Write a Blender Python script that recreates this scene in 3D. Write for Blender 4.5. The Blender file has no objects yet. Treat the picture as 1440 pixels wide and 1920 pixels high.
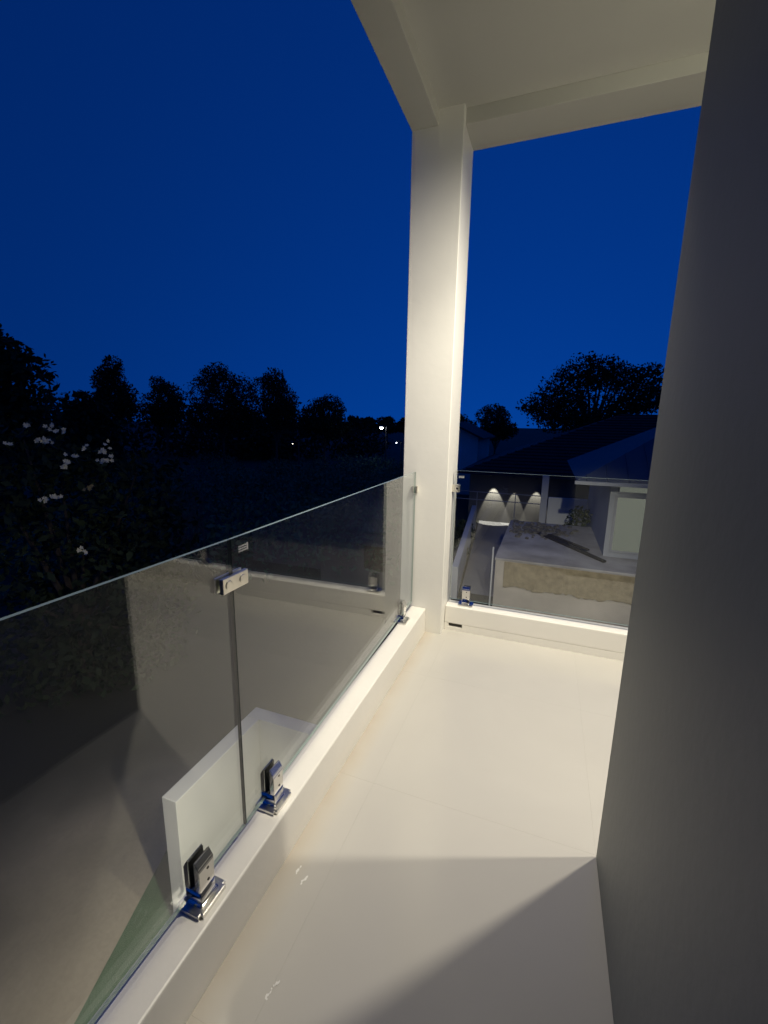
import bpy, bmesh, math, random
import numpy as np
from mathutils import Vector, Matrix
R = math.radians
S = bpy.context.scene
C = S.collection

# ------------------------------------------------------------------ camera
cam = bpy.data.cameras.new('camera')
cam.sensor_fit = 'VERTICAL'; cam.sensor_height = 36.0; cam.sensor_width = 27.0
cam.lens = 811.3 / 1920 * 36
cam.clip_start = 0.02; cam.clip_end = 3000
camo = bpy.data.objects.new('camera', cam); C.objects.link(camo); S.camera = camo
_r = Vector((0.9353211, 0.35341702, 0.0164573)); _u = Vector((-0.0860411, 0.18209644, 0.97950897)); _f = Vector((-0.34317833, 0.91757141, -0.20072703))
m = Matrix((_r, _u, -_f)).transposed().to_4x4(); m.translation = (0, 0, 1.4)
camo.matrix_world = m

# ------------------------------------------------------------------ sky at dusk
W = bpy.data.worlds.new('World'); S.world = W; W.use_nodes = True
wt = W.node_tree; wt.nodes.clear()
wo = wt.nodes.new('ShaderNodeOutputWorld'); wb = wt.nodes.new('ShaderNodeBackground')
sky = wt.nodes.new('ShaderNodeTexSky'); sky.sky_type = 'NISHITA'
sky.sun_disc = False; sky.sun_elevation = R(-0.3); sky.sun_rotation = R(0)
sky.air_density = 1.0; sky.dust_density = 0.1; sky.ozone_density = 7.0
tint = wt.nodes.new('ShaderNodeMix'); tint.data_type = 'RGBA'; tint.blend_type = 'MULTIPLY'
tint.inputs['Factor'].default_value = 1.0; tint.inputs[7].default_value = (0.10, 1.05, 1.02, 1)
tcw = wt.nodes.new('ShaderNodeTexCoord'); mpw = wt.nodes.new('ShaderNodeMapping')   # air near the horizon keeps the colour of the sky above it
mpw.inputs['Scale'].default_value = (1, 1, 0.42); mpw.inputs['Location'].default_value = (0, 0, 0.38)
wt.links.new(tcw.outputs['Generated'], mpw.inputs['Vector']); wt.links.new(mpw.outputs[0], sky.inputs['Vector'])
wt.links.new(sky.outputs[0], tint.inputs[6]); wt.links.new(tint.outputs[2], wb.inputs['Color'])
wb.inputs['Strength'].default_value = 0.15
wt.links.new(wb.outputs[0], wo.inputs['Surface'])
S.view_settings.view_transform = 'Standard'; S.view_settings.look = 'None'
S.view_settings.exposure = 1.6; S.view_settings.gamma = 1.0; S.view_settings.use_curve_mapping = False
S.render.engine = 'CYCLES'
try:
    S.cycles.use_denoising = True; S.cycles.transparent_max_bounces = 24; S.cycles.max_bounces = 10
    S.cycles.diffuse_bounces = 5; S.cycles.glossy_bounces = 5; S.cycles.sample_clamp_indirect = 4.0
except Exception: pass

WARM = (1.0, 0.92, 0.755)
def spot(name, loc, aim, watts, angle, blend=0.5, radius=0.04, col=WARM):
    l = bpy.data.lights.new(name, 'SPOT'); l.energy = watts; l.color = col
    l.spot_size = R(angle); l.spot_blend = blend; l.shadow_soft_size = radius
    o = bpy.data.objects.new(name, l); C.objects.link(o); o.location = loc
    d = Vector(aim) - Vector(loc); o.rotation_euler = d.to_track_quat('-Z', 'Y').to_euler()
    return o
# recessed ceiling lamps: two round the corner of the grey wall, one above the passage; a lamp under the balcony lights the yard
LAMPS = [(0.69, 1.83), (1.31, 1.78), (-0.20, 1.66)]
AIMS = [(0.69, 1.83, 0), (1.31, 1.78, 0), (-0.52, 2.25, 0)]        # the passage lamp is tilted towards the column
for (lx, ly), am, pw, an in zip(LAMPS, AIMS, (58, 62, 37), (170, 170, 84)): spot('ceiling_lamp_light', (lx, ly, 3.055), am, pw, an, 0.6 if an > 110 else 1.0, 0.03)
spot('porch_lamp_light', (-0.55, 1.2, -0.45), (-3.1, 2.1, -3.4), 150, 74, 1.0, 0.05)
spot('yard_fill_light', (0.9, 3.10, 2.75), (0.0, 12.4, -2.6), 540, 38, 0.8, 0.05)  # added fill without a fixture, brightens the terrace and lane

# ------------------------------------------------------------------ helpers
def nm(name):
    mt = bpy.data.materials.new(name); mt.use_nodes = True
    nt = mt.node_tree; nt.nodes.clear()
    out = nt.nodes.new('ShaderNodeOutputMaterial')
    return mt, nt, out
def paint(name, col, rough=0.5, var=0.06, scale=3.0, bump=0.05, bscale=60.0, metallic=0.0, spec=0.5, col2=None, detail=5.0):
    mt, nt, out = nm(name); N = nt.nodes; L = nt.links
    b = N.new('ShaderNodeBsdfPrincipled'); L.new(b.outputs[0], out.inputs['Surface'])
    tc = N.new('ShaderNodeTexCoord')
    n = N.new('ShaderNodeTexNoise'); n.inputs['Scale'].default_value = scale; n.inputs['Detail'].default_value = detail
    L.new(tc.outputs['Object'], n.inputs['Vector'])
    r = N.new('ShaderNodeValToRGB'); r.color_ramp.elements[0].position = 0.3; r.color_ramp.elements[1].position = 0.7
    if col2 is None: col2 = tuple(max(0, c * (1 - var * 2)) for c in col)
    r.color_ramp.elements[0].color = (*col2, 1); r.color_ramp.elements[1].color = (*col, 1)
    L.new(n.outputs['Fac'], r.inputs['Fac']); L.new(r.outputs[0], b.inputs['Base Color'])
    b.inputs['Roughness'].default_value = rough; b.inputs['Metallic'].default_value = metallic
    b.inputs['Specular IOR Level'].default_value = spec
    if bump:
        n2 = N.new('ShaderNodeTexNoise'); n2.inputs['Scale'].default_value = bscale; n2.inputs['Detail'].default_value = 4
        L.new(tc.outputs['Object'], n2.inputs['Vector'])
        bp = N.new('ShaderNodeBump'); bp.inputs['Strength'].default_value = bump; bp.inputs['Distance'].default_value = 0.01
        L.new(n2.outputs['Fac'], bp.inputs['Height']); L.new(bp.outputs[0], b.inputs['Normal'])
    return mt
def emit(name, col, s):
    mt, nt, out = nm(name); e = nt.nodes.new('ShaderNodeEmission'); e.inputs[0].default_value = (*col, 1); e.inputs[1].default_value = s
    nt.links.new(e.outputs[0], out.inputs['Surface']); return mt
def glass_mat(name, tr=(0.955, 0.975, 0.965), gain=1.0):
    # exact Fresnel of a glass face, same on entering and leaving
    mt, nt, out = nm(name); N = nt.nodes; L = nt.links
    g = N.new('ShaderNodeNewGeometry'); dot = N.new('ShaderNodeVectorMath'); dot.operation = 'DOT_PRODUCT'
    L.new(g.outputs['Incoming'], dot.inputs[0]); L.new(g.outputs['Normal'], dot.inputs[1])
    def M(op, a, b=None):
        n = N.new('ShaderNodeMath'); n.operation = op
        for i, v in enumerate((a, b)):
            if v is None: continue
            if isinstance(v, (int, float)): n.inputs[i].default_value = v
            else: L.new(v, n.inputs[i])
        return n.outputs[0]
    c = M('ABSOLUTE', dot.outputs['Value'])
    gg = M('SQRT', M('ADD', M('MULTIPLY', c, c), 1.62 * 1.62 - 1))
    a = M('DIVIDE', M('SUBTRACT', gg, c), M('ADD', gg, c))
    n1 = M('SUBTRACT', M('MULTIPLY', c, M('ADD', gg, c)), 1.0); d1 = M('ADD', M('MULTIPLY', c, M('SUBTRACT', gg, c)), 1.0)
    q = M('DIVIDE', n1, d1)
    F = M('MULTIPLY', M('MULTIPLY', M('MULTIPLY', a, a), 0.5), M('ADD', M('MULTIPLY', q, q), 1.0))
    F = M('MINIMUM', M('MULTIPLY', F, gain), 1.0)
    t = N.new('ShaderNodeBsdfTransparent'); t.inputs[0].default_value = (*tr, 1)
    gl = N.new('ShaderNodeBsdfGlossy'); gl.inputs['Roughness'].default_value = 0.0; gl.inputs['Color'].default_value = (1, 1, 1, 1)
    mx = N.new('ShaderNodeMixShader'); L.new(F, mx.inputs[0]); L.new(t.outputs[0], mx.inputs[1]); L.new(gl.outputs[0], mx.inputs[2])
    L.new(mx.outputs[0], out.inputs['Surface']); return mt

class MB:
    def __init__(s): s.bm = bmesh.new()
    def box(s, a, b, bev=0.0, mi=0, seg=2):
        a, b = Vector(a), Vector(b)
        r = bmesh.ops.create_cube(s.bm, size=1.0)
        vs = r['verts']
        for v in vs: v.co = Vector([(a[i] + b[i]) / 2 + v.co[i] * (b[i] - a[i]) for i in range(3)])
        fs = set(f for v in vs for f in v.link_faces)
        for f in fs: f.material_index = mi
        if bev:
            es = list(set(e for v in vs for e in v.link_edges))
            bmesh.ops.bevel(s.bm, geom=es, offset=bev, segments=seg, affect='EDGES', profile=0.5)
        return s
    def prism(s, prof, axis, lo, hi, mi=0):
        # profile polygon in the two other axes, extruded along axis
        def P(p, t):
            return {0: (t, p[0], p[1]), 1: (p[0], t, p[1]), 2: (p[0], p[1], t)}[axis]
        A = [s.bm.verts.new(P(p, lo)) for p in prof]; B = [s.bm.verts.new(P(p, hi)) for p in prof]
        n = len(prof); fs = [s.bm.faces.new(A[::-1]), s.bm.faces.new(B)]
        for i in range(n): fs.append(s.bm.faces.new((A[i], A[(i + 1) % n], B[(i + 1) % n], B[i])))
        for f in fs: f.material_index = mi
        return s
    def tube(s, pts, rad, n=8, mi=0):
        pts = [Vector(p) for p in pts]
        if not hasattr(rad, '__len__'): rad = [rad] * len(pts)
        rings = []
        for i, p in enumerate(pts):
            d = (pts[min(i + 1, len(pts) - 1)] - pts[max(i - 1, 0)]).normalized()
            a = d.orthogonal().normalized(); b = d.cross(a)
            rings.append([s.bm.verts.new(p + (a * math.cos(2 * math.pi * k / n) + b * math.sin(2 * math.pi * k / n)) * rad[i]) for k in range(n)])
        for i in range(len(rings) - 1):
            for k in range(n):
                f = s.bm.faces.new((rings[i][k], rings[i][(k + 1) % n], rings[i + 1][(k + 1) % n], rings[i + 1][k])); f.material_index = mi
        s.bm.faces.new(rings[0][::-1]); s.bm.faces.new(rings[-1])
        return s
    def face(s, pts, mi=0):
        f = s.bm.faces.new([s.bm.verts.new(p) for p in pts]); f.material_index = mi; return s
    def sphere(s, c, r, mi=0, sub=2, sc=(1, 1, 1)):
        q = bmesh.ops.create_icosphere(s.bm, subdivisions=sub, radius=r)
        for v in q['verts']: v.co = Vector((v.co.x * sc[0], v.co.y * sc[1], v.co.z * sc[2])) + Vector(c)
        return s
    def build(s, name, mats, parent=None, smooth=False, fix=True):
        if fix: bmesh.ops.recalc_face_normals(s.bm, faces=s.bm.faces)
        me = bpy.data.meshes.new(name); s.bm.to_mesh(me); s.bm.free()
        for mt in (mats if isinstance(mats, (list, tuple)) else [mats]): me.materials.append(mt)
        o = bpy.data.objects.new(name, me); C.objects.link(o)
        if parent is not None: o.parent = parent
        if smooth:
            for p in me.polygons: p.use_smooth = True
        return o
def tag(o, label=None, cat=None, group=None, kind=None):
    if label: o['label'] = label
    if cat: o['category'] = cat
    if group: o['group'] = group
    if kind: o['kind'] = kind
    return o
def empty(name, loc=(0, 0, 0), rz=0.0, parent=None):
    o = bpy.data.objects.new(name, None); C.objects.link(o); o.location = loc; o.rotation_euler = (0, 0, rz)
    o.empty_display_size = 0.1
    if parent is not None: o.parent = parent
    return o
def copy_of(o, parent=None):
    c = o.copy(); C.objects.link(c)
    if parent is not None: c.parent = parent
    return c

# ------------------------------------------------------------------ materials
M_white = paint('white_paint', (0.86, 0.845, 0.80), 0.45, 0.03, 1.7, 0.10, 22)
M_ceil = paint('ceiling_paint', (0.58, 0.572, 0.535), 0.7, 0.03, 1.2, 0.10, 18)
M_kerb = paint('kerb_paint', (0.86, 0.835, 0.78), 0.35, 0.04, 2.2, 0.05, 45)
M_grey = paint('grey_wall_paint', (0.20, 0.21, 0.188), 0.6, 0.05, 0.9, 0.12, 30)
M_dark = paint('dark_recess', (0.05, 0.045, 0.04), 0.7)
M_steel = paint('polished_steel', (0.76, 0.75, 0.73), 0.11, 0.02, 4, 0.0, metallic=1.0)
M_plate = paint('brushed_base_steel', (0.70, 0.69, 0.67), 0.28, 0.05, 30, 0.02, 150, metallic=1.0)
M_clamp = paint('satin_steel', (0.80, 0.77, 0.70), 0.28, 0.04, 25, 0.02, 200, metallic=1.0)
M_rubber = paint('black_rubber', (0.015, 0.015, 0.015), 0.5)
M_glass = glass_mat('railing_glass')
M_edge2 = paint('glass_side_edge', (0.035, 0.06, 0.05), 0.2, 0.02, 8, 0.0)
M_edge = paint('glass_edge', (0.26, 0.34, 0.31), 0.15, 0.02, 8, 0.0)
M_etch = paint('etched_mark', (0.40, 0.41, 0.41), 0.6, 0.0, 5, 0.0)
M_grout = paint('grout', (0.54, 0.52, 0.48), 0.8, 0.1, 8, 0.1)

def tile_mat():
    mt, nt, out = nm('polished_tile'); N = nt.nodes; L = nt.links
    b = N.new('ShaderNodeBsdfPrincipled'); L.new(b.outputs[0], out.inputs['Surface'])
    g = N.new('ShaderNodeNewGeometry')
    def noise(sc, det=6, dist=0.0, rough=0.5):
        n = N.new('ShaderNodeTexNoise'); n.inputs['Scale'].default_value = sc; n.inputs['Detail'].default_value = det
        n.inputs['Distortion'].default_value = dist; n.inputs['Roughness'].default_value = rough
        L.new(g.outputs['Position'], n.inputs['Vector']); return n.outputs['Fac']
    def ramp(f, p0, p1, c0, c1):
        r = N.new('ShaderNodeValToRGB'); e = r.color_ramp.elements
        e[0].position, e[1].position = p0, p1; e[0].color = (*c0, 1); e[1].color = (*c1, 1)
        L.new(f, r.inputs['Fac']); return r.outputs[0]
    base = ramp(noise(1.6, 4, 0.6), 0.35, 0.65, (0.53, 0.512, 0.475), (0.555, 0.535, 0.495))
    # darker cloudy blotches painted in for soft reflections in the polish
    clouding = ramp(noise(1.5, 5, 0.3, 0.5), 0.42, 0.78, (0, 0, 0), (1, 1, 1))
    mx = N.new('ShaderNodeMix'); mx.data_type = 'RGBA'; mx.inputs[7].default_value = (0.49, 0.47, 0.435, 1)
    mf = N.new('ShaderNodeMath'); mf.operation = 'MULTIPLY'; mf.inputs[1].default_value = 0.5
    L.new(clouding, mf.inputs[0]); L.new(mf.outputs[0], mx.inputs[0]); L.new(base, mx.inputs[6])
    # ochre dirt along the foot of the left kerb
    sp = N.new('ShaderNodeSeparateXYZ'); L.new(g.outputs['Position'], sp.inputs[0])
    mr = N.new('ShaderNodeMapRange'); mr.inputs[1].default_value = -0.685; mr.inputs[2].default_value = -0.60; mr.inputs[3].default_value = 0.75; mr.inputs[4].default_value = 0.0
    L.new(sp.outputs[0], mr.inputs[0])
    st = N.new('ShaderNodeMath'); st.operation = 'MULTIPLY'; L.new(mr.outputs[0], st.inputs[0]); L.new(noise(5, 5), st.inputs[1])
    mx2 = N.new('ShaderNodeMix'); mx2.data_type = 'RGBA'; mx2.inputs[7].default_value = (0.45, 0.36, 0.25, 1)
    L.new(st.outputs[0], mx2.inputs[0]); L.new(mx.outputs[2], mx2.inputs[6]); L.new(mx2.outputs[2], b.inputs['Base Color'])
    rr = N.new('ShaderNodeMapRange'); rr.inputs[1].default_value = 0.3; rr.inputs[2].default_value = 0.7; rr.inputs[3].default_value = 0.13; rr.inputs[4].default_value = 0.22
    L.new(noise(1.3, 4, 0.2), rr.inputs[0]); L.new(rr.outputs[0], b.inputs['Roughness'])
    return mt
M_tile = tile_mat()

# ------------------------------------------------------------------ balcony
KX, KY, KZ = -0.688, 2.780, 0.174          # inner faces and top of the kerbs
XE = 3.3                                    # right end of the balcony
WX, WY = 0.264, 1.362                       # outer corner of the grey wall
floor = MB().box((-0.792, -3.2, -0.26), (XE, 2.895, -0.0008)).build('balcony_floor', M_grout); tag(floor, kind='structure')
tile_cache = {}
xs = [KX + 0.001, -0.536, 0.264, 1.064, 1.864, 2.664, XE]; ys = [-3.2, -2.63, -1.83, -1.03, -0.23, 0.57, 1.366, 2.17, KY - 0.001]
for i in range(len(xs) - 1):
    for j in range(len(ys) - 1):
        x0, x1, y0, y1 = xs[i], xs[i + 1], ys[j], ys[j + 1]
        if x0 >= WX - 0.01 and y1 < 1.4: continue          # under the house
        w, h = round(x1 - x0 - 0.0003, 4), round(y1 - y0 - 0.0003, 4)
        if (w, h) not in tile_cache:
            t = MB().box((-w / 2, -h / 2, -0.0007), (w / 2, h / 2, 0)).build('tile', M_tile, floor); tile_cache[(w, h)] = t
        else: t = copy_of(tile_cache[(w, h)], floor)
        t.location = ((x0 + x1) / 2, (y0 + y1) / 2, 0)
M_fleck = paint('white_paint_fleck', (0.86, 0.85, 0.82), 0.5)
fl = MB(); rnd = random.Random(4)
for (cx, cy, n) in ((-0.63, 0.95, 6), (-0.535, 0.66, 9), (-0.60, 0.93, 5)):
    x, y = cx, cy
    for k in range(n):
        a = rnd.uniform(0, 6.28); w = rnd.uniform(0.002, 0.004)
        pts = [(x + w * rnd.uniform(.6, 1.3) * math.cos(q * 1.05), y + w * 1.6 * rnd.uniform(.6, 1.3) * math.sin(q * 1.05), 0.0006 + 0.00012 * k) for q in range(6)]
        fl.face(pts); x += rnd.uniform(-0.004, 0.004); y += rnd.uniform(0.002, 0.007)
tag(fl.build('paint_fleck', M_fleck, floor), kind='stuff')

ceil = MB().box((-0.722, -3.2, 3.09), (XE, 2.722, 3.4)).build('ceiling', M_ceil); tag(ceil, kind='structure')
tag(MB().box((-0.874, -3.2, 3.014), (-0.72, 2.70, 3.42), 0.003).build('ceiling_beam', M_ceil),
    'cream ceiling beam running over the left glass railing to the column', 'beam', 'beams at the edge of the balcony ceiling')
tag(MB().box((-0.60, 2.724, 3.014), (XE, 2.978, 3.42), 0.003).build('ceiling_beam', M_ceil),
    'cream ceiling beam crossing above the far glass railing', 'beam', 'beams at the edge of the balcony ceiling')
col = MB().box((-0.874, 2.683, -3.4), (-0.578, 2.98, 3.10), 0.004).build('column', M_white)
tag(col, 'square white column at the balcony corner between both glass railings', 'column')
# kerbs
kl = MB().box((-0.792, -3.2, -0.02), (KX, 2.681, KZ), 0.006).build('kerb', M_kerb)
tag(kl, 'long white kerb along the left side of the balcony floor', 'kerb', 'white kerbs under the glass railings')
kf = MB()
hx0, hx1, hz0, hz1 = -0.548, -0.452, 0.022, 0.048
kf.box((-0.576, KY, -0.02), (XE, KY + 0.115, hz0)); kf.box((-0.576, KY, hz1), (XE, KY + 0.115, KZ), 0.006)
kf.box((-0.576, KY, hz0), (hx0, KY + 0.115, hz1)); kf.box((hx1, KY, hz0), (XE, KY + 0.115, hz1))
kf = kf.build('kerb', M_kerb)
tag(kf, 'white kerb under the far glass railing with a drain slot by the column', 'kerb', 'white kerbs under the glass railings')
MB().box((hx0, KY + 0.02, hz0), (hx1, KY + 0.105, hz1)).build('drain_slot', M_dark, kf)

# grey house wall with its doorway behind the camera, the room and the facade round the corner
hw = MB()
hw.box((WX, -0.30, 0.0), (WX + 0.16, WY, 3.09), 0.004)
hw.box((WX + 0.161, WY - 0.16, 0.0), (XE, WY, 3.09))
hw.box((WX, -3.2, 0.0), (WX + 0.16, -1.25, 3.09)); hw.box((WX, -1.25, 2.15), (WX + 0.16, -0.30, 3.09))
hw.box((-0.68, -3.36, 0.0), (XE, -3.201, 3.09))
hw = hw.build('house_wall', M_grey)
tag(hw, 'smooth dark grey house wall filling the right side of the balcony', 'wall')
MB().box((XE + 0.001, -3.36, -0.26), (XE + 0.16, 2.98, 3.42)).build('end_wall', M_white, hw)
MB().box((-0.35, -3.2, -3.4), (XE, 2.2, -0.262)).build('lower_wall', M_white, hw)
MB().box((WX + 0.162, -3.199, -0.005), (XE - 0.001, WY - 0.161, 0.004)).build('room_floor', M_grout, hw)

def downlight(x, y, label):
    t = empty('downlight', (x, y, 3.09))
    tag(t, label, 'ceiling light', 'recessed lamps in the balcony ceiling')
    bm = MB(); n = 24
    for k in range(n):
        a, b = 2 * math.pi * k / n, 2 * math.pi * (k + 1) / n
        for (r0, z0, r1, z1) in ((0.055, -0.004, 0.042, -0.004), (0.055, 0.0, 0.055, -0.004), (0.042, -0.004, 0.042, 0.0)):
            bm.face([(r0 * math.cos(a), r0 * math.sin(a), z0), (r0 * math.cos(b), r0 * math.sin(b), z0), (r1 * math.cos(b), r1 * math.sin(b), z1), (r1 * math.cos(a), r1 * math.sin(a), z1)])
    bm.build('trim_ring', M_white, t)
    return t
downlight(*LAMPS[0], 'round recessed ceiling lamp nearer to the column')
downlight(*LAMPS[1], 'round recessed ceiling lamp farthest from the column')
downlight(*LAMPS[2], 'round recessed ceiling lamp above the narrow passage')

# ------------------------------------------------------------------ glass railings
def spigot_parts():
    """one glass clamp foot in local axes: glass lies in the plane x=0, +x faces the balcony"""
    b = MB()
    w = 0.026
    # solid foot with a cove to the base plate, then two prongs with sloping heads
    b.prism([(0.0095, 0.036), (0.025, 0.036), (0.0255, 0.100), (0.023, 0.107), (0.0125, 0.124), (0.0095, 0.125)], 1, -w, w)
    b.prism([(-0.0095, 0.036), (-0.025, 0.036), (-0.0255, 0.100), (-0.023, 0.107), (-0.0125, 0.124), (-0.0095, 0.125)], 1, -w, w)
    bmesh.ops.bevel(b.bm, geom=[e for e in b.bm.edges if e.calc_length() > 0.014], offset=0.0016, segments=2, affect='EDGES')
    p = MB().box((-0.038, -0.049, -0.013), (0.045, 0.049, 0.0), 0.0)
    vert = [e for e in p.bm.edges if abs((e.verts[0].co - e.verts[1].co).z) > 0.005]
    bmesh.ops.bevel(p.bm, geom=vert, offset=0.008, segments=4, affect='EDGES')
    top = [e for e in p.bm.edges if all(v.co.z > -0.001 for v in e.verts)]
    bmesh.ops.bevel(p.bm, geom=top, offset=0.0022, segments=2, affect='EDGES')
    g = MB().box((0.0065, -0.0245, 0.037), (0.0093, 0.0245, 0.121)); g.box((-0.0093, -0.0245, 0.037), (-0.0065, 0.0245, 0.121))
    s = MB().tube([(0.0245, 0, 0), (0.0262, 0, 0)], [0.0042, 0.0036], 10)
    f = MB(); rings = []
    lv = [(0.006 * (1 - math.sin(t)), 0.006 * (1 - math.cos(t))) for t in [math.pi / 2 * k / 8 for k in range(9)]] + [(0.0, 0.037)]
    for e, z in lv:                                        # concave foot spreading into the base plate
        hx, hy, r = 0.025 + e, w + e, 0.003 + e * 0.6; ring = []
        for (sx, sy, a0) in ((1, 1, 0), (-1, 1, 90), (-1, -1, 180), (1, -1, 270)):
            for q in range(4):
                a = R(a0 + 30 * q); ring.append(f.bm.verts.new((sx * (hx - r) + r * math.cos(a), sy * (hy - r) + r * math.sin(a), z)))
        rings.append(ring)
    for i in range(len(rings) - 1):
        for k in range(16): f.bm.faces.new((rings[i][k], rings[i][(k + 1) % 16], rings[i + 1][(k + 1) % 16], rings[i + 1][k]))
    f.bm.faces.new(rings[-1])
    return b, p, g, s, f
_sp = {}
def spigot(parent, loc, rz):
    if not _sp:
        b, p, g, s, f = spigot_parts()
        o = b.build('spigot', M_steel, parent)
        kids = [p.build('base_plate', M_plate, o), f.build('foot', M_steel, o, smooth=True), g.build('gasket', M_rubber, o)]
        sc = s.build('screw', M_dark, o); sc.location = (0, 0.004, 0.052); kids.append(sc)
        s2 = copy_of(sc, o); s2.location = (0, 0.004, 0.088); kids.append(s2)
        _sp['o'], _sp['k'] = o, kids
    else:
        o = copy_of(_sp['o'], parent)
        for k in _sp['k']: copy_of(k, o)
    o.location = loc; o.rotation_euler = (0, 0, rz)
    return o
def pane(parent, p0, p1, zb, zt, label):
    p0, p1 = Vector((*p0, 0)), Vector((*p1, 0)); d = (p1 - p0); L = d.length
    o = MB().box((0, -0.005, 0), (L, 0.005, zt - zb)).build('glass_pane', [M_glass, M_edge, M_edge2], parent)
    for f in o.data.polygons: f.material_index = 0 if abs(f.normal.y) > 0.9 else (1 if abs(f.normal.z) > 0.9 or (f.normal.x > 0.9 and p1.y > 2.5) else 2)
    o.location = (p0.x, p0.y, zb); o.rotation_euler = (0, 0, math.atan2(d.y, d.x)); o['label'] = label
    return o
def etched(parent, x0, z0, w, h):
    b = MB(); rr = random.Random(9)
    for row in range(3):
        z = z0 - row * h / 3; x = x0
        while x < x0 + w:
            lw = rr.uniform(0.0025, 0.006); b.box((x, -0.0058, z - h * 0.2), (min(x + lw, x0 + w), -0.0052, z)); x += lw + 0.0015
    b.box((x0 + w * 0.86, -0.0058, z0 - h * 0.9), (x0 + w, -0.0052, z0 + h * 0.1))
    return b.build('etched_mark', M_etch, parent)

rl = empty('glass_railing', (-0.757, 0.9, KZ)); tag(rl, 'long frameless glass railing on the left kerb reflecting the balcony floor', 'glass railing', 'glass railings of the balcony')
ZB, ZT = 0.214, 1.0985
def rel(o, par):
    o.location = Vector(o.location) - Vector(par.location); return o
p1 = rel(pane(rl, (-0.755, -1.60), (-0.757, 0.8745), ZB, ZT, 'near glass pane of the left railing'), rl)
p2 = rel(pane(rl, (-0.757, 0.8775), (-0.786, 2.662), ZB, ZT, 'glass pane next to the column with an etched mark'), rl)
p0 = rel(pane(rl, (-0.755, -3.19), (-0.755, -1.606), ZB, ZT, 'glass pane behind the viewer'), rl)
for y, x in ((0.690, -0.752), (1.008, -0.752), (2.430, -0.782), (-0.9, -0.755), (-1.9, -0.755), (-2.8, -0.755)):
    o = spigot(rl, (x, y, KZ + 0.013), 0.0); rel(o, rl)
# patch clamp over the joint of the two near panes: two plates with two caps each
cl = MB()
cl.box((0.0053, -0.050, -0.021), (0.0165, 0.050, 0.021), 0.002); cl.box((-0.0125, -0.050, -0.021), (-0.0053, 0.050, 0.021), 0.002)
cl = cl.build('joint_clamp', M_clamp, rl); cl.location = (-0.757, 0.876, 0.985); rel(cl, rl)
for dy in (-0.028, 0.026):
    cp = MB().tube([(0.0165, dy, 0), (0.0175, dy, 0), (0.0182, dy, 0)], [0.0125, 0.0120, 0.0100], 20).build('cap', M_clamp, cl)
ec = MB().box((-0.020, -0.004, -0.022), (-0.0075, 0.0225, 0.022), 0.002); ec.box((0.0075, -0.004, -0.022), (0.0155, 0.0225, 0.022), 0.002)
ec = ec.build('wall_clamp', M_clamp, rl); ec.location = (-0.786, 2.659, 0.985); rel(ec, rl)
etched(p2, 0.028, 0.858, 0.040, 0.020)

rf = empty('glass_railing', (-0.5, 2.845, KZ)); tag(rf, 'glass railing on the far kerb with the alley and neighbours seen through it', 'glass railing', 'glass railings of the balcony')
q1 = rel(pane(rf, (-0.560, 2.845), (1.60, 2.845), 0.206, 1.103, 'far glass pane beside the column'), rf)
q2 = rel(pane(rf, (1.606, 2.845), (XE - 0.01, 2.845), 0.206, 1.103, 'far glass pane behind the grey wall'), rf)
for x in (-0.445, 1.2, 1.9, 3.0):
    o = spigot(rf, (x, 2.845, KZ + 0.013), R(-90)); rel(o, rf)
ec = MB().box((-0.018, -0.0165, -0.024), (0.030, -0.0075, 0.024), 0.002); ec.box((-0.018, 0.0075, -0.024), (0.030, 0.0165, 0.024), 0.002)
ec = ec.build('wall_clamp', M_clamp, rf); ec.location = (-0.559, 2.845, 0.985); rel(ec, rf)
cp = MB().tube([(0.012, -0.0165, 0), (0.012, -0.0190, 0), (0.012, -0.0195, 0)], [0.010, 0.010, 0.008], 18).build('cap', M_steel, ec)
etched(q1, 0.022, 0.862, 0.036, 0.014)

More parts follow.
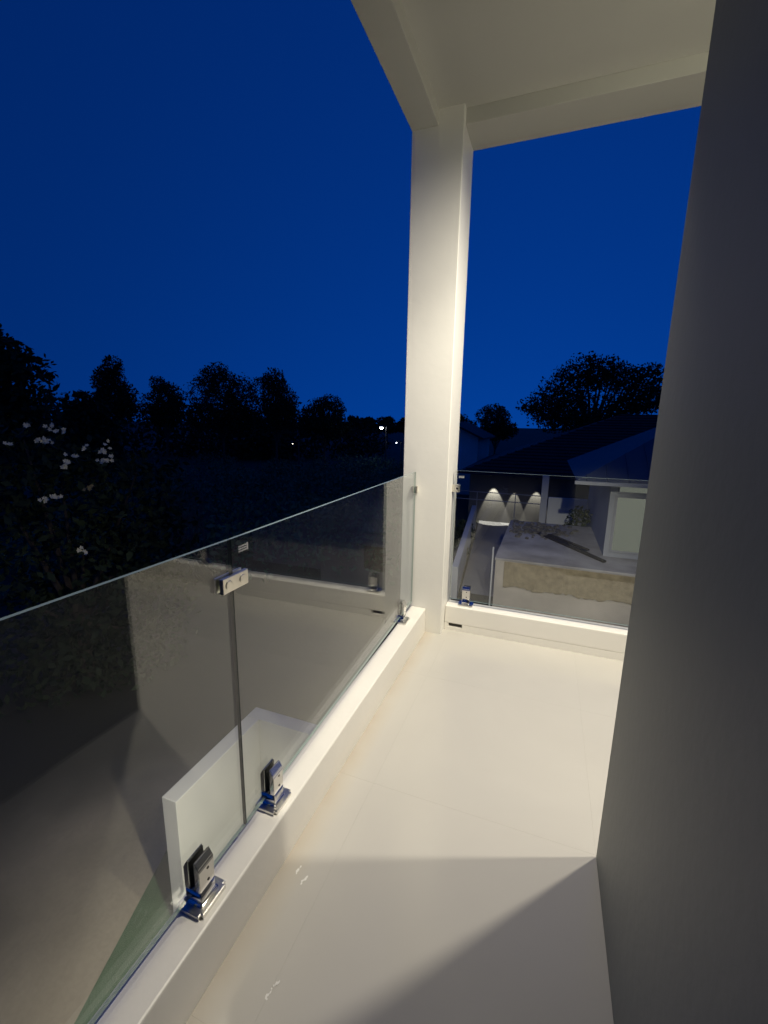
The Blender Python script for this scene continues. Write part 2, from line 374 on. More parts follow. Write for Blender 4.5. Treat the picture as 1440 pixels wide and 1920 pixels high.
# ------------------------------------------------------------------ ground
GZ = -3.4
M_ground = paint('dark_soil', (0.05, 0.046, 0.033), 0.95, col2=(0.03, 0.032, 0.022), scale=0.7, bump=0.6, bscale=9)
def yard_mat():
    # sandy paving blended to soil colour farther out, imitating the lamp light dying away
    mt, nt, out = nm('tan_paving'); N = nt.nodes; L = nt.links
    b = N.new('ShaderNodeBsdfPrincipled'); L.new(b.outputs[0], out.inputs['Surface']); b.inputs['Roughness'].default_value = 0.9
    g = N.new('ShaderNodeNewGeometry')
    n = N.new('ShaderNodeTexNoise'); n.inputs['Scale'].default_value = 0.5; n.inputs['Detail'].default_value = 4
    n2 = N.new('ShaderNodeTexNoise'); n2.inputs['Scale'].default_value = 26; n2.inputs['Detail'].default_value = 5
    L.new(g.outputs['Position'], n.inputs['Vector']); L.new(g.outputs['Position'], n2.inputs['Vector'])
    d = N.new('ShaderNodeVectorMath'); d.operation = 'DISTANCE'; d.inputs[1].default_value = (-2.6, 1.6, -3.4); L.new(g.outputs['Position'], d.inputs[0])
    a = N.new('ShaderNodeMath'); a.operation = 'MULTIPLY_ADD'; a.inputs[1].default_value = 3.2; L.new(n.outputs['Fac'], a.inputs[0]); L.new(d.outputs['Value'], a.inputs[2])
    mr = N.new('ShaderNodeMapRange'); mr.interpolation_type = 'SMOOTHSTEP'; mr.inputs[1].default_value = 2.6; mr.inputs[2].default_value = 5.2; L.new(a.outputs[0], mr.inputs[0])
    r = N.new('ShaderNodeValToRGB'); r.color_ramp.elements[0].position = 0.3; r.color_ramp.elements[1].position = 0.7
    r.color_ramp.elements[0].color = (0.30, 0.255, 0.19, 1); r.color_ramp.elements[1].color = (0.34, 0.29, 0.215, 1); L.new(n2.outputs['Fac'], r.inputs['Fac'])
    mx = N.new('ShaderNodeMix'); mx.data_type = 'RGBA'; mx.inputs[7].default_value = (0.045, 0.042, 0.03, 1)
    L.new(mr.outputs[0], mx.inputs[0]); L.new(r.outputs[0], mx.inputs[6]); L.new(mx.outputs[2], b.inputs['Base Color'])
    bp = N.new('ShaderNodeBump'); bp.inputs['Strength'].default_value = 0.25; bp.inputs['Distance'].default_value = 0.008; L.new(n2.outputs['Fac'], bp.inputs['Height']); L.new(bp.outputs[0], b.inputs['Normal'])
    return mt
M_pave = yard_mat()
M_lawn = paint('short_lawn', (0.06, 0.135, 0.06), 0.9, col2=(0.045, 0.10, 0.045), scale=2.5, bump=0.8, bscale=160)
M_road = paint('concrete_lane', (0.27, 0.27, 0.285), 0.8, col2=(0.20, 0.20, 0.215), scale=0.8, bump=0.3, bscale=25)
g = MB().face([(-900, -900, GZ), (900, -900, GZ), (900, 900, GZ), (-900, 900, GZ)]).build('ground', M_ground); tag(g, kind='structure')
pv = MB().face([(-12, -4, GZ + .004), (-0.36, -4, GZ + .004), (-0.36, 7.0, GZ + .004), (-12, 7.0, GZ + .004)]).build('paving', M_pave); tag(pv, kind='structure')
lw = MB().face([(-2.35, -0.8, GZ + .008), (-1.2, -0.8, GZ + .008), (-1.2, 4.0, GZ + .008), (-4.04, 4.0, GZ + .008)]).build('lawn', M_lawn); tag(lw, kind='structure')
rd = MB().face([(-2.06, 12.0, GZ + .004), (-0.6, 12.0, GZ + .004), (-0.4, 24, GZ + .004), (-3.2, 24, GZ + .004)]).build('lane', M_road); tag(rd, kind='structure')

M_bluewhite0 = paint('yard_wall_paint', (0.62, 0.61, 0.58), 0.7, 0.06, 1.1)
# white yard wall below the left railing
yw = MB()
yw.box((-2.965, 2.38, GZ), (-2.80, 3.56, -1.90), 0.006); yw.box((-2.965, 3.562, GZ), (-0.9, 3.73, -1.90), 0.006)
yw = yw.build('yard_wall', M_bluewhite0); tag(yw, 'low white angled yard wall seen down through the left glass', 'wall')

# ------------------------------------------------------------------ neighbours seen through the far glass
M_conc = paint('grey_concrete', (0.50, 0.49, 0.50), 0.9, col2=(0.27, 0.26, 0.255), scale=1.4, bump=0.4, bscale=20, detail=8)
M_render = paint('rough_tan_render', (0.34, 0.285, 0.18), 0.95, col2=(0.22, 0.18, 0.11), scale=7.0, bump=1.0, bscale=26, detail=8)
M_house = paint('grey_house_paint', (0.36, 0.38, 0.42), 0.8, 0.08, 0.8)
M_bluewhite = paint('white_wall_paint', (0.62, 0.64, 0.66), 0.8, 0.08, 0.8)
M_metalroof = paint('blue_metal_roof', (0.06, 0.08, 0.12), 0.6, 0.05, 1.0)
M_tileroof = paint('maroon_roof_tile', (0.055, 0.022, 0.026), 0.7, 0.2, 2.0)
M_terr = paint('old_white_plaster', (0.52, 0.475, 0.42), 0.85, 0.12, 1.3, 0.3, 30)
M_rub = paint('dirty_rubble', (0.20, 0.19, 0.18), 0.95, 0.3, 9, 0.5, 30)
M_darkwall = paint('dark_wall_paint', (0.14, 0.135, 0.13), 0.85, 0.1, 0.8)
M_litwin = emit('lit_curtain', (0.048, 0.050, 0.042), 1.0)
M_litwin2 = emit('lit_transom', (0.04, 0.042, 0.036), 1.0)
M_frame = paint('window_frame', (0.30, 0.31, 0.34), 0.5)
M_wood = paint('dark_timber', (0.05, 0.045, 0.045), 0.9)

# raised concrete terrace: white plaster below, wavy band of bare render, grey slab on top with a white margin
TZ = -1.93
tr = MB().box((-1.03, 11.0, GZ), (4.2, 15.8, TZ - 0.06), 0.01).build('terrace', M_terr)
tag(tr, 'raised terrace block with bare tan render band beyond the far railing', 'terrace')
MB().box((-1.05, 10.98, TZ - 0.06), (4.2, 15.82, TZ), 0.008).build('slab', M_conc, tr)
rb = MB(); rr = random.Random(3); n = 60
tops, bots = [], []
for k in range(n + 1):
    x = -0.80 + 3.6 * k / n
    tops.append((x, 10.955 + rr.uniform(-.006, .006), TZ - 0.062))
    bots.append((x, 10.955 + rr.uniform(-.006, .006), -2.67 + 0.03 * math.sin(k * .33) + rr.uniform(-.03, .03)))
for k in range(n):
    rb.face([tops[k], tops[k + 1], bots[k + 1], bots[k]])
    rb.face([bots[k], bots[k + 1], (bots[k + 1][0], 10.999, bots[k + 1][2]), (bots[k][0], 10.999, bots[k][2])])
rb.face([tops[0], bots[0], (bots[0][0], 10.999, bots[0][2]), (tops[0][0], 10.999, tops[0][2])])
rb.build('render_band', M_render, tr)
tag(MB().tube([(-1.12, 11.15, GZ), (-1.12, 11.15, -1.70)], 0.022, 10).build('pipe', M_bluewhite), 'thin white upright pipe at the left corner of the terrace', 'pipe')
pk = MB(); pk.prism([(-0.17, 14.15), (1.52, 11.62), (1.60, 11.72), (-0.02, 14.25)], 2, TZ + 0.004, TZ + 0.05)
pk.prism([(0.2, 13.85), (1.2, 12.45), (1.27, 12.52), (0.3, 13.9)], 2, TZ + 0.055, TZ + 0.09)
tag(pk.build('timber_plank', M_wood), 'dark timber planks lying slantwise on the terrace slab', 'timber')
rub = MB(); rr = random.Random(8)
for k in range(160):
    x, y = rr.gauss(-0.1, 0.45), rr.gauss(14.6, 0.55); s = rr.uniform(0.02, 0.09)
    if not (-0.95 < x < 1.2 and 13.2 < y < 15.7): continue
    rub.sphere((x, y, TZ + s * 0.4), s, sub=1, sc=(rr.uniform(.7, 1.5), rr.uniform(.7, 1.5), .7))
tag(rub.build('rubble', M_rub), 'heap of broken rubble at the back of the terrace slab', 'rubble', kind='stuff')

# house at the right with lit door and transom under a metal hip roof
hb = empty('neighbour_house', (1.55, 12.3, TZ)); tag(hb, 'grey neighbour house with lit door and blue metal roof', 'house')
def sub(o, par):
    o.location = Vector(o.location) - Vector(par.location); return o
sub(MB().box((1.58, 12.3, GZ + 0.01), (7.5, 18, 0.06)).build('wall', M_house, hb), hb)
fr = sub(MB().box((1.70, 12.27, -1.80), (2.72, 12.299, -0.30), 0.004).build('door', M_frame, hb), hb)
MB().box((1.76, 12.262, -1.74), (2.66, 12.269, -0.35)).build('lit_glass', M_litwin, fr)
fr = sub(MB().box((1.74, 12.27, -0.24), (2.72, 12.299, 0.055), 0.004).build('transom_window', M_frame, hb), hb)
MB().box((1.78, 12.262, -0.20), (2.68, 12.269, 0.03)).build('lit_glass', M_litwin2, fr)
rf2 = MB(); e = [(0.72, 11.7, 0.09), (8.2, 11.7, 0.09), (8.2, 18.6, 0.09), (0.72, 18.6, 0.09)]; k1, k2 = (4.2, 15.1, 2.0), (4.9, 15.1, 2.0)
rf2.face([e[0], e[1], k2, k1]); rf2.face([e[1], e[2], k2]); rf2.face([e[2], e[3], k1, k2]); rf2.face([e[3], e[0], k1]); rf2.face(e[::-1])
rf2 = sub(rf2.build('roof', M_metalroof, hb), hb)
gt = MB().box((0.68, 11.63, 0.0), (8.24, 11.70, 0.085), 0.006).build('gutter', M_house, rf2)
for k in range(16):
    t = (k + 0.5) / 16; x = 0.72 + 7.48 * t; a = Vector((x, 11.7, 0.10))
    u = min(1, (x - 0.72) / 3.48) if x < 4.2 else (1 if x < 4.9 else (8.2 - x) / 3.3)
    b_ = Vector((x, 11.7 + 3.4 * u, 0.10 + 1.91 * u))
    MB().tube([a, b_], 0.018, 5).build('seam', M_metalroof, rf2)

# big tiled roof behind it, its lower wall with three downlights, boundary pieces and the alley
hm = empty('tiled_house', (3, 24, GZ)); tag(hm, 'big dark house with maroon tiled hip roof at the end of the alley', 'house')
sub(MB().box((-3.6, 22.0, GZ + 0.01), (11, 33, -0.98)).build('wall', M_darkwall, hm), hm)
r3 = MB(); e = [(-4.3, 21.2, -0.95), (11.8, 21.2, -0.95), (11.8, 33.8, -0.95), (-4.3, 33.8, -0.95)]; k1, k2 = (3.6, 27.5, 2.1), (6.5, 27.5, 2.1)
r3.face([e[0], e[1], k2, k1]); r3.face([e[1], e[2], k2]); r3.face([e[2], e[3], k1, k2]); r3.face([e[3], e[0], k1]); r3.face(e[::-1])
r3 = sub(r3.build('roof', M_tileroof, hm), hm)
for k in range(22):                                          # courses of tiles
    u = (k + 0.5) / 22; y = 21.2 + 6.3 * u; z = -0.95 + 3.05 * u + 0.02
    x0 = -4.3 + 7.9 * u; x1 = 11.8 - 5.3 * u
    MB().tube([(x0, y, z), (x1, y, z)], 0.035, 5).build('tile_course', M_tileroof, r3)
M_lampbody = paint('lamp_body', (0.05, 0.05, 0.05), 0.4)
for i, (x, lab) in enumerate(((-2.42, 'small eave lamp throwing the left light cone on the alley end wall'), (-1.42, 'small eave lamp throwing the middle light cone on the alley end wall'), (-0.40, 'small eave lamp throwing the right light cone near the white pillar'))):
    t = tag(MB().tube([(x, 21.66, -0.95), (x, 21.66, -1.10)], 0.05, 10).build('wall_lamp', M_lampbody), lab, 'wall lamp', 'downlights on the alley end wall')
    spot('wall_lamp_light', (x, 21.66, -1.12), (x + 0.1, 21.98, -3.4), (150, 90, 100)[i], (46, 34, 42)[i], 0.3, 0.02, (1, 0.93, 0.78))
rg = empty('pipe_rail', (-1.8, 20.0, GZ)); tag(rg, 'thin two bar pipe rail crossing the end of the alley', 'rail')
for z in (-1.62, -1.98): sub(MB().tube([(-4.4, 20.0, z), (0.15, 20.0, z)], 0.022, 6).build('bar', M_house, rg), rg)
for x in (-4.3, -2.9, -1.2, 0.1): sub(MB().tube([(x, 20.0, GZ), (x, 20.0, -1.6)], 0.02, 6).build('post', M_house, rg), rg)
tag(MB().box((-0.12, 18.0, GZ), (0.13, 18.25, -0.52), 0.008).build('gate_pillar', M_bluewhite), 'slim white pillar standing behind the terrace rubble', 'pillar')
tag(MB().box((0.16, 17.2, GZ), (1.5, 17.35, -1.22), 0.006).build('boundary_wall', M_bluewhite), 'pale blue looking boundary wall right of the slim pillar', 'wall', 'boundary walls of the neighbours')
lw_ = MB(); lw_.prism([(-2.22, 11.4), (-2.05, 11.4), (-3.05, 21.0), (-3.25, 21.0)], 2, GZ, -2.45)
tag(lw_.build('boundary_wall', M_bluewhite), 'pale wall along the left side of the alley', 'wall', 'boundary walls of the neighbours')
# little gabled house far off behind the column
sh = empty('small_house', (-6.2, 30, GZ)); tag(sh, 'small pale gabled house in the distance just right of the column', 'house')
s_ = MB(); s_.prism([(-8.4, GZ + .01), (-4.5, GZ + .01), (-4.5, 0.55), (-6.4, 1.45), (-8.4, 0.55)], 1, 30.0, 36.0)
sub(s_.build('wall', M_bluewhite, sh), sh)
s_ = MB(); s_.prism([(-4.1, 0.42), (-4.1, 0.54), (-6.4, 1.62), (-8.8, 0.54), (-8.8, 0.42), (-6.4, 1.48)], 1, 29.5, 36.4)
sub(s_.build('roof', M_tileroof, sh), sh)

# ------------------------------------------------------------------ vegetation
def leaf_mat(name, c1, c2):
    mt, nt, out = nm(name); N = nt.nodes; L = nt.links
    b = N.new('ShaderNodeBsdfPrincipled'); L.new(b.outputs[0], out.inputs['Surface'])
    g = N.new('ShaderNodeNewGeometry'); r = N.new('ShaderNodeValToRGB')
    r.color_ramp.elements[0].color = (*c1, 1); r.color_ramp.elements[1].color = (*c2, 1)
    L.new(g.outputs['Random Per Island'], r.inputs['Fac']); L.new(r.outputs[0], b.inputs['Base Color'])
    b.inputs['Roughness'].default_value = 0.75; b.inputs['Specular IOR Level'].default_value = 0.2
    return mt
M_leaf = leaf_mat('dark_leaves', (0.02, 0.032, 0.015), (0.04, 0.06, 0.027))
M_leaf2 = leaf_mat('scrub_leaves', (0.07, 0.14, 0.085), (0.10, 0.19, 0.11))
M_bark = paint('bark', (0.10, 0.08, 0.06), 0.9, 0.2, 6, 0.5, 20)
M_petal = paint('cream_petals', (0.86, 0.80, 0.52), 0.6)
M_petal2 = paint('yellowed_petals', (0.30, 0.24, 0.10), 0.7)
def leaves(name, lobes, n, size, mat, parent=None, seed=0, aspect=2.0, shell=0.55):
    rg_ = np.random.default_rng(seed)
    vol = np.array([l[3] * l[4] * l[5] for l in lobes]) ** 0.75; idx = rg_.choice(len(lobes), n, p=vol / vol.sum())
    Lb = np.array(lobes)[idx]
    d = rg_.normal(size=(n, 3)); d /= np.linalg.norm(d, axis=1)[:, None]
    # clumps: bias directions to a set of tufts
    tf = rg_.normal(size=(70, 3)); tf /= np.linalg.norm(tf, axis=1)[:, None]
    k = rg_.integers(0, 70, n); d = d * 0.45 + tf[k] * 0.75; d /= np.linalg.norm(d, axis=1)[:, None]
    rad = shell + (1 - shell) * rg_.random(n) ** 0.6; rad *= (0.86 + 0.26 * rg_.random(70))[k]
    c = Lb[:, :3] + d * rad[:, None] * Lb[:, 3:6]
    a = rg_.normal(size=(n, 3)); a /= np.linalg.norm(a, axis=1)[:, None]
    b = np.cross(a, rg_.normal(size=(n, 3))); b /= np.linalg.norm(b, axis=1)[:, None]
    s = size * (0.55 + 0.8 * rg_.random(n))[:, None]
    a = a * s / 2; b = b * s / (2 * aspect)
    V = np.stack([c - a, c + b - a * .1, c + a, c - b - a * .1], 1).reshape(-1, 3).astype(np.float32)
    me = bpy.data.meshes.new(name); me.vertices.add(4 * n); me.vertices.foreach_set('co', V.ravel())
    me.loops.add(4 * n); me.loops.foreach_set('vertex_index', np.arange(4 * n, dtype=np.int32))
    me.polygons.add(n); me.polygons.foreach_set('loop_start', np.arange(0, 4 * n, 4, dtype=np.int32))
    me.update(calc_edges=True); me.validate(); me.materials.append(mat)
    o = bpy.data.objects.new(name, me); C.objects.link(o)
    if parent is not None: o.parent = parent
    return o
def polar(az, d): return d * math.sin(R(az)), d * math.cos(R(az))
def tree(name, label, cat, az, d, top, hw, bottom=-0.02, lobes=9, n=3500, size=None, seed=0, group=None, flat=1.0, shell=0.5, mat=None, cone=0.0, trunk=0.012):
    """tree at compass bearing az (deg) and distance d (m): crown from elevation tangent bottom to top, half width hw (deg)"""
    x, y = polar(az, d); zt = 1.4 + top * d; zb = 1.4 + bottom * d; hwm = d * math.tan(R(hw))
    root = empty(name, (x, y, GZ)); tag(root, label, cat, group)
    rr = random.Random(seed); Ls = []
    H = zt - zb; ctr = Vector((0, 0, (zb + zt) / 2 - GZ))
    for k in range(lobes):
        a = rr.uniform(0, 6.283); t = (k + 0.5) / lobes; z = (t - 0.5) * H * 0.72
        w = math.sqrt(max(0.05, 1 - (2 * t - 0.95) ** 2)) if not cone else (1 - t) * cone + 0.15
        r = hwm * 0.62 * w * rr.uniform(0.55, 1.0); s = rr.uniform(0.36, 0.56) * max(w, 0.35)
        Ls.append((r * math.cos(a), r * math.sin(a), ctr.z + z, hwm * s, hwm * s, min(H * 0.26, hwm * s) * flat))
    Ls.append((0, 0, ctr.z, hwm * (0.55 if not cone else .4), hwm * (0.55 if not cone else .4), H * 0.40))
    if not cone:
        for k in range(5):
            a = 6.283 * k / 5 + rr.random(); Ls.append((hwm * .5 * math.cos(a), hwm * .5 * math.sin(a), zb - GZ + H * rr.uniform(.12, .3), hwm * .5, hwm * .5, H * .22))
    tp = rr.uniform(-.25, .25) * hwm * (0.2 if cone else 1)
    Ls.append((tp, 0, zt - GZ - H * 0.17, hwm * 0.40, hwm * 0.40, H * 0.17))
    tb = MB(); r0 = max(0.10, H * trunk * 1.6)
    fork = max(0.6, (zb - GZ) * 0.8)
    tb.tube([(0, 0, 0), (rr.uniform(-.1, .1), 0, fork * .5), (0, rr.uniform(-.1, .1), fork), (tp * .5, 0, zt - GZ - H * 0.3)], [r0 * 1.3, r0, r0 * .85, r0 * .25], 8)
    for k in range(0, len(Ls) - 1, 2):
        l = Ls[k]; tb.tube([(0, 0, fork * rr.uniform(.8, 1.0)), (l[0] * .5, l[1] * .5, (fork + l[2]) / 2), (l[0], l[1], l[2])], [r0 * .5, r0 * .32, r0 * .1], 6)
    tb.build('trunk', M_bark, root)
    leaves('crown', Ls, int(n * 1.6), size or d * 0.0056, mat or M_leaf, root, seed, shell=shell)
    return root
TG = 'dark trees on the skyline left of the column'
tree('broadleaf_tree', 'narrow blocky tree standing alone on the left skyline', 'tree', -51.7, 40, 0.118, 2.5, 0.0, n=5500, seed=1, group=TG)
tree('conical_tree', 'pointed smaller tree between the narrow tree and the widest crown', 'tree', -47.0, 42, 0.085, 2.7, -0.01, n=4000, seed=12, group=TG)
tree('broadleaf_tree', 'widest and tallest domed tree on the left skyline', 'tree', -40.8, 42, 0.119, 4.3, -0.02, n=7500, seed=3, group=TG, lobes=12)
tree('broadleaf_tree', 'tall rounded tree overlapping the widest dome on its right', 'tree', -34.4, 40, 0.113, 3.5, -0.02, n=6500, seed=4, group=TG, lobes=11)
tree('broadleaf_tree', 'lower rounded tree nearest to the distant street lamp', 'tree', -28.4, 46, 0.062, 3.9, -0.04, n=6000, seed=5, group=TG, lobes=10)
for i, (az, tp, hw) in enumerate(((-24.6, 0.016, 1.8), (-22.4, 0.014, 1.5), (-20.2, 0.017, 1.7), (-17.8, 0.014, 1.8), (-15.4, 0.016, 1.8))):
    tree('distant_tree', ('tiny far tree behind the round tree next to the street lamp', 'tiny far tree in the gap left of the street lamp', 'tiny far tree standing right behind the street lamp', 'tiny far tree touching the left edge of the column', 'tiny far tree mostly hidden behind the column')[i], 'tree', az, 115, tp, hw, -0.02, lobes=6, n=900, seed=20 + i, group='far trees in the low horizon row', size=0.9)
tree('leaning_tree', 'near dark tree cut off by the left edge of the picture', 'tree', -62.5, 17, 0.165, 6.2, -0.06, lobes=10, n=4500, seed=7, size=0.24, shell=0.35)
tree('bushy_tree', 'low bushy tree right of the cut off tree at the left edge', 'tree', -55.0, 22, 0.050, 4.2, -0.10, lobes=9, n=4000, seed=8, size=0.24)
tree('round_tree', 'round dark tree just right of the column above the alley', 'tree', -6.4, 46, 0.047, 3.0, -0.03, n=3500, seed=9, group='trees behind the neighbour roofs')
tree('round_tree', 'partly hidden tree peeking out beside the column edge', 'tree', -10.9, 52, 0.026, 2.6, -0.03, n=2500, seed=10, group='trees behind the neighbour roofs')
# the big spreading tree right, crown of separate clumps with sky between
x, y = polar(4.5, 38); bt = empty('spreading_tree', (x, y, GZ)); tag(bt, 'big spreading tree with sky showing through its crown behind the roofs', 'tree', 'trees behind the neighbour roofs')
def cl_(az, tan, w, h, d=38.0):
    X, Y = polar(az, d); return (X - x, Y - y, 1.4 + tan * d - GZ, w * 1.25, w * 1.25, h * 1.3)
rr = random.Random(5)
Ls = [cl_(3.2, .128, 1.15, .55), cl_(5.2, .120, 1.3, .6), cl_(1.6, .108, 1.2, .55), cl_(0.2, .085, 1.1, .6), cl_(-1.2, .062, 1.0, .5), cl_(-2.6, .043, .9, .5), cl_(-0.6, .030, 1.5, .7), cl_(2.0, .075, 1.1, .5),
      cl_(3.6, .090, 1.3, .6), cl_(5.8, .085, 1.2, .6), cl_(7.4, .098, 1.2, .6), cl_(9.6, .108, .9, .45), cl_(8.6, .088, 1.3, .7), cl_(10.8, .078, 1.5, .8), cl_(7.2, .062, 1.3, .7), cl_(9.5, .050, 1.8, .9), cl_(12.5, .07, 1.6, .9),
      cl_(1.2, .022, 1.5, .6), cl_(6.2, .030, 1.3, .6), cl_(4.4, .012, 1.6, .6), cl_(1.3, .052, 1.3, .6), cl_(3.0, .060, 1.2, .5), cl_(0.2, .055, 1.2, .6), cl_(3.2, .030, 1.5, .7), cl_(7.6, .040, 1.5, .7), cl_(2.4, .098, 1.2, .6), cl_(4.6, .104, 1.2, .6), cl_(6.6, .108, 1.1, .5), cl_(11, .055, 1.6, .8), cl_(-1.0, .040, 1.3, .6), cl_(0.8, .008, 1.8, .7)]
tb = MB(); tb.tube([(0, 0, 0), (.1, 0, 2.2), (0, .1, 3.6), (-.2, 0, 5.5)], [.42, .33, .28, .14], 8)
for l in Ls[::1]: tb.tube([(0, 0, rr.uniform(2.6, 4.2)), (l[0] * .45, l[1] * .45, 3.2 + (l[2] - 3) * .55), (l[0], l[1], l[2])], [.15, .09, .03], 6)
tb.build('trunk', M_bark, bt); leaves('crown', Ls, 15000, 0.27, M_leaf, bt, 77, shell=0.25)

# wood behind, and scrub between the yard and the trees
Ls = []
rr = random.Random(11)
for k in range(70):
    az = rr.uniform(-66, -22); d = rr.uniform(56, 75); X, Y = polar(az, d); h = rr.uniform(3.0, 4.6) if az < -30 else rr.uniform(1.8, 2.8); Ls.append((X, Y, GZ + h * .8, 3.4, 3.4, h))
wd = leaves('wood', Ls, 14000, 0.7, M_leaf, None, 31); tag(wd, kind='stuff')
Ls = []
for k in range(230):
    az = rr.uniform(-66, -16); d = 13 + 34 * rr.random() ** 0.8; X, Y = polar(az, d); h = rr.uniform(0.5, 1.3); w = rr.uniform(.8, 2.0); Ls.append((X, Y, GZ + h * .45, w, w, h))
sc = leaves('undergrowth', Ls, 38000, 0.26, M_leaf2, None, 32); tag(sc, kind='stuff')

# flowering tree below the railing at the left
fx, fy = polar(-57.5, 9.0); ft = empty('flowering_tree', (fx, fy, GZ)); tag(ft, 'dark leafy tree dotted with white blossom clusters at left', 'tree')
Ls = [(0, 0, 3.2, 1.5, 1.5, 1.2), (.9, .7, 3.5, 1.0, 1.0, .8), (-.8, -.6, 3.6, 1.1, 1.1, .9), (.2, .1, 2.2, 1.6, 1.6, 1.0), (.9, .9, 2.7, .9, .9, .8), (-.3, -.3, 4.1, 1.0, 1.0, .7), (.5, .6, 1.4, 1.3, 1.3, .8), (-.5, -.5, 1.3, 1.3, 1.3, .8), (.4, .5, .6, 1.3, 1.3, .7), (-.4, -.5, .6, 1.3, 1.3, .7), (0, 0, .5, 1.2, 1.2, .6)]
tb = MB(); tb.tube([(0, 0, 0), (.05, 0, .8), (0, .05, 1.5)], [.13, .11, .09], 8)
for l in Ls: tb.tube([(0, 0, 1.2), (l[0] * .5, l[1] * .5, (1.3 + l[2]) / 2 + .1), (l[0], l[1], l[2] + l[5] * .5)], [.06, .04, .012], 6)
tb.build('trunk', M_bark, ft); leaves('crown', Ls, 8000, 0.16, M_leaf, ft, 41, shell=0.25)
BL = [(-59.6, -.015, 3, 0), (-57.7, -.020, 5, 0), (-56.9, -.026, 4, 0), (-58.9, -.040, 5, 0), (-58.1, -.042, 4, 0), (-55.2, -.052, 3, 0), (-52.9, -.048, 3, 0), (-53.4, -.062, 4, 0), (-52.6, -.066, 2, 0), (-56.2, -.068, 3, 0), (-56.8, -.081, 4, 0), (-57.2, -.088, 4, 0), (-53.7, -.080, 5, 0), (-53.2, -.080, 4, 0), (-59.2, -.148, 4, 0), (-58.3, -.145, 6, 0), (-55.2, -.130, 6, 1), (-56.6, -.250, 3, 0), (-56.1, -.256, 3, 0), (-61.5, -.048, 2, 0)]
rr = random.Random(6)
for (az, tn, n_, yel) in BL:
    d = rr.uniform(7.05, 7.4); X, Y = polar(az, d); Z = 1.4 + tn * d
    b = MB()
    for k in range(n_):
        c = Vector((rr.gauss(0, .03), rr.gauss(0, .03), rr.gauss(0, .018)))
        nrm = Vector((-X, -Y, 3)).normalized() + Vector((rr.uniform(-.5, .5), rr.uniform(-.5, .5), rr.uniform(-.3, .3))); nrm.normalize()
        a = nrm.orthogonal().normalized(); bb = nrm.cross(a)
        for q in range(5):
            t0 = q * 1.2566 + k; s = rr.uniform(.022, .034)
            d0 = a * math.cos(t0) + bb * math.sin(t0); d1 = a * math.cos(t0 + 1.57) + bb * math.sin(t0 + 1.57)
            b.face([c, c + d0 * s * .6 + d1 * s * .38 + nrm * s * .15, c + d0 * s * 1.1 + nrm * s * .3, c + d0 * s * .6 - d1 * s * .38 + nrm * s * .15])
    o = b.build('blossom', M_petal2 if yel else M_petal, ft, fix=False); o.location = (X - fx, Y - fy, Z - GZ)
    if yel: o['label'] = 'faded yellowish blossom'
# bare twiggy shrub rising in front of the scrub
bx, by = polar(-44.5, 14.0); bs = empty('bare_shrub', (bx, by, GZ)); tag(bs, 'bare twiggy shrub rising behind the left railing joint', 'shrub')
tb = MB(); rr = random.Random(14)
def grow(p, d, L, r, lev):
    q = p + d * L; mid = p + d * L * .5 + Vector((rr.gauss(0, .04), rr.gauss(0, .04), 0)) * L
    tb.tube([p, mid, q], [r, r * .8, r * .6], 5)
    if lev:
        for k in range(rr.choice((2, 3))):
            dd = (d + Vector((rr.gauss(0, .45), rr.gauss(0, .45), rr.gauss(.1, .25)))).normalized(); grow(p + d * L * rr.uniform(.55, 1), dd, L * rr.uniform(.55, .8), r * .55, lev - 1)
for k in range(7): grow(Vector((rr.gauss(0, .25), rr.gauss(0, .25), 0)), Vector((rr.gauss(0, .3), rr.gauss(0, .3), 1)).normalized(), rr.uniform(1.1, 1.7), .03, 4)
tb.build('branch', paint('pale_bark', (0.09, 0.085, 0.08), 0.9), bs)
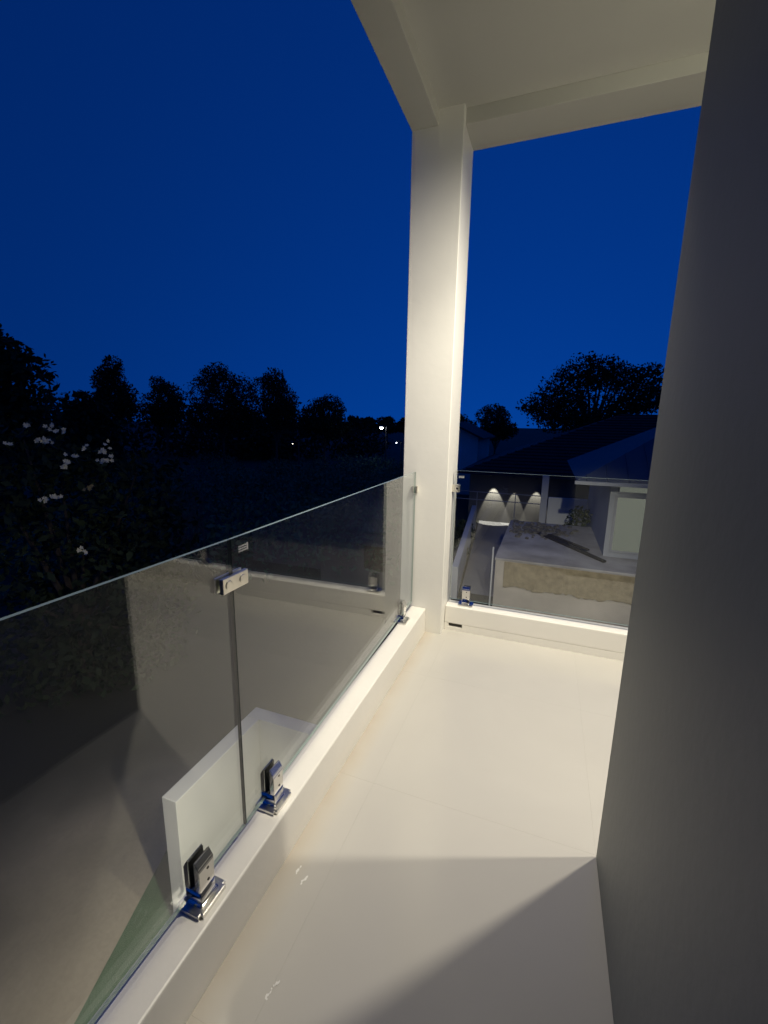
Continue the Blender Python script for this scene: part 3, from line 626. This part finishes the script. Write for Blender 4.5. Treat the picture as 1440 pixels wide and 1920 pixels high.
# small shrubs in the alley and by the boundary wall
for i, (X, Y, h, w, lab) in enumerate(((0.55, 16.6, .75, .55, 'dark low shrub at the foot of the pale boundary wall'), (1.45, 16.2, 1.5, .75, 'taller dark shrub left of the neighbour house wall'), (-2.95, 17.4, .7, .4, 'small potted looking shrub along the left alley wall'), (-2.75, 15.2, .5, .35, 'smallest shrub nearest on the left side of the alley'))):
    s_ = empty('shrub', (X, Y, GZ)); tag(s_, lab, 'shrub', 'shrubs among the neighbour walls')
    MB().tube([(0, 0, 0), (0, 0, h * .8)], [.03, .02], 6).build('stem', M_bark, s_)
    leaves('foliage', [(0, 0, h * .75, w, w, h * .6), (w * .5, 0, h * .5, w * .6, w * .6, h * .4), (-w * .4, .1, h, w * .5, w * .5, h * .4)], 700, 0.15, M_leaf, s_, 60 + i)

# ------------------------------------------------------------------ far lamps
M_lamp = emit('white_lamp', (0.9, 0.93, 1.0), 9.0); M_lampw = emit('warm_lamp', (1.0, 0.92, 0.7), 3.0)
def street_lamp(label, cat, az, tan, d, r, mt, name='street_lamp'):
    X, Y = polar(az, d); z = 1.4 + tan * d - GZ
    t = empty(name, (X, Y, GZ)); tag(t, label, cat)
    p = MB().tube([(0, 0, 0), (0, 0, z - .35), (0, 0, z + .12)], [.07, .05, .04], 8)
    p.tube([(0, 0, z + .1), (-.25, -.15, z + .2), (-.4, -.25, z + .16)], .03, 6)
    p.build('pole', M_lampbody, t)
    h = MB().sphere((-.4, -.25, z + .1), r * 1.15, sub=2, sc=(1, 1, .45)).build('lamp_head', M_lampbody, t)
    MB().sphere((-.4, -.25, z), r, sub=2, sc=(1, 1, .7)).build('bulb', mt, t)
street_lamp('bright white street lamp far away just left of the column', 'street lamp', -20.4, -.010, 42, .18, M_lamp)
street_lamp('small white lamp glimmering below the street lamp by the column', 'lamp', -18.4, -.043, 42, .045, M_lamp, 'garden_lamp')
street_lamp('faint warm lamp among the dark trees in the middle', 'lamp', -31.7, -.048, 36, .035, M_lampw, 'garden_lamp')
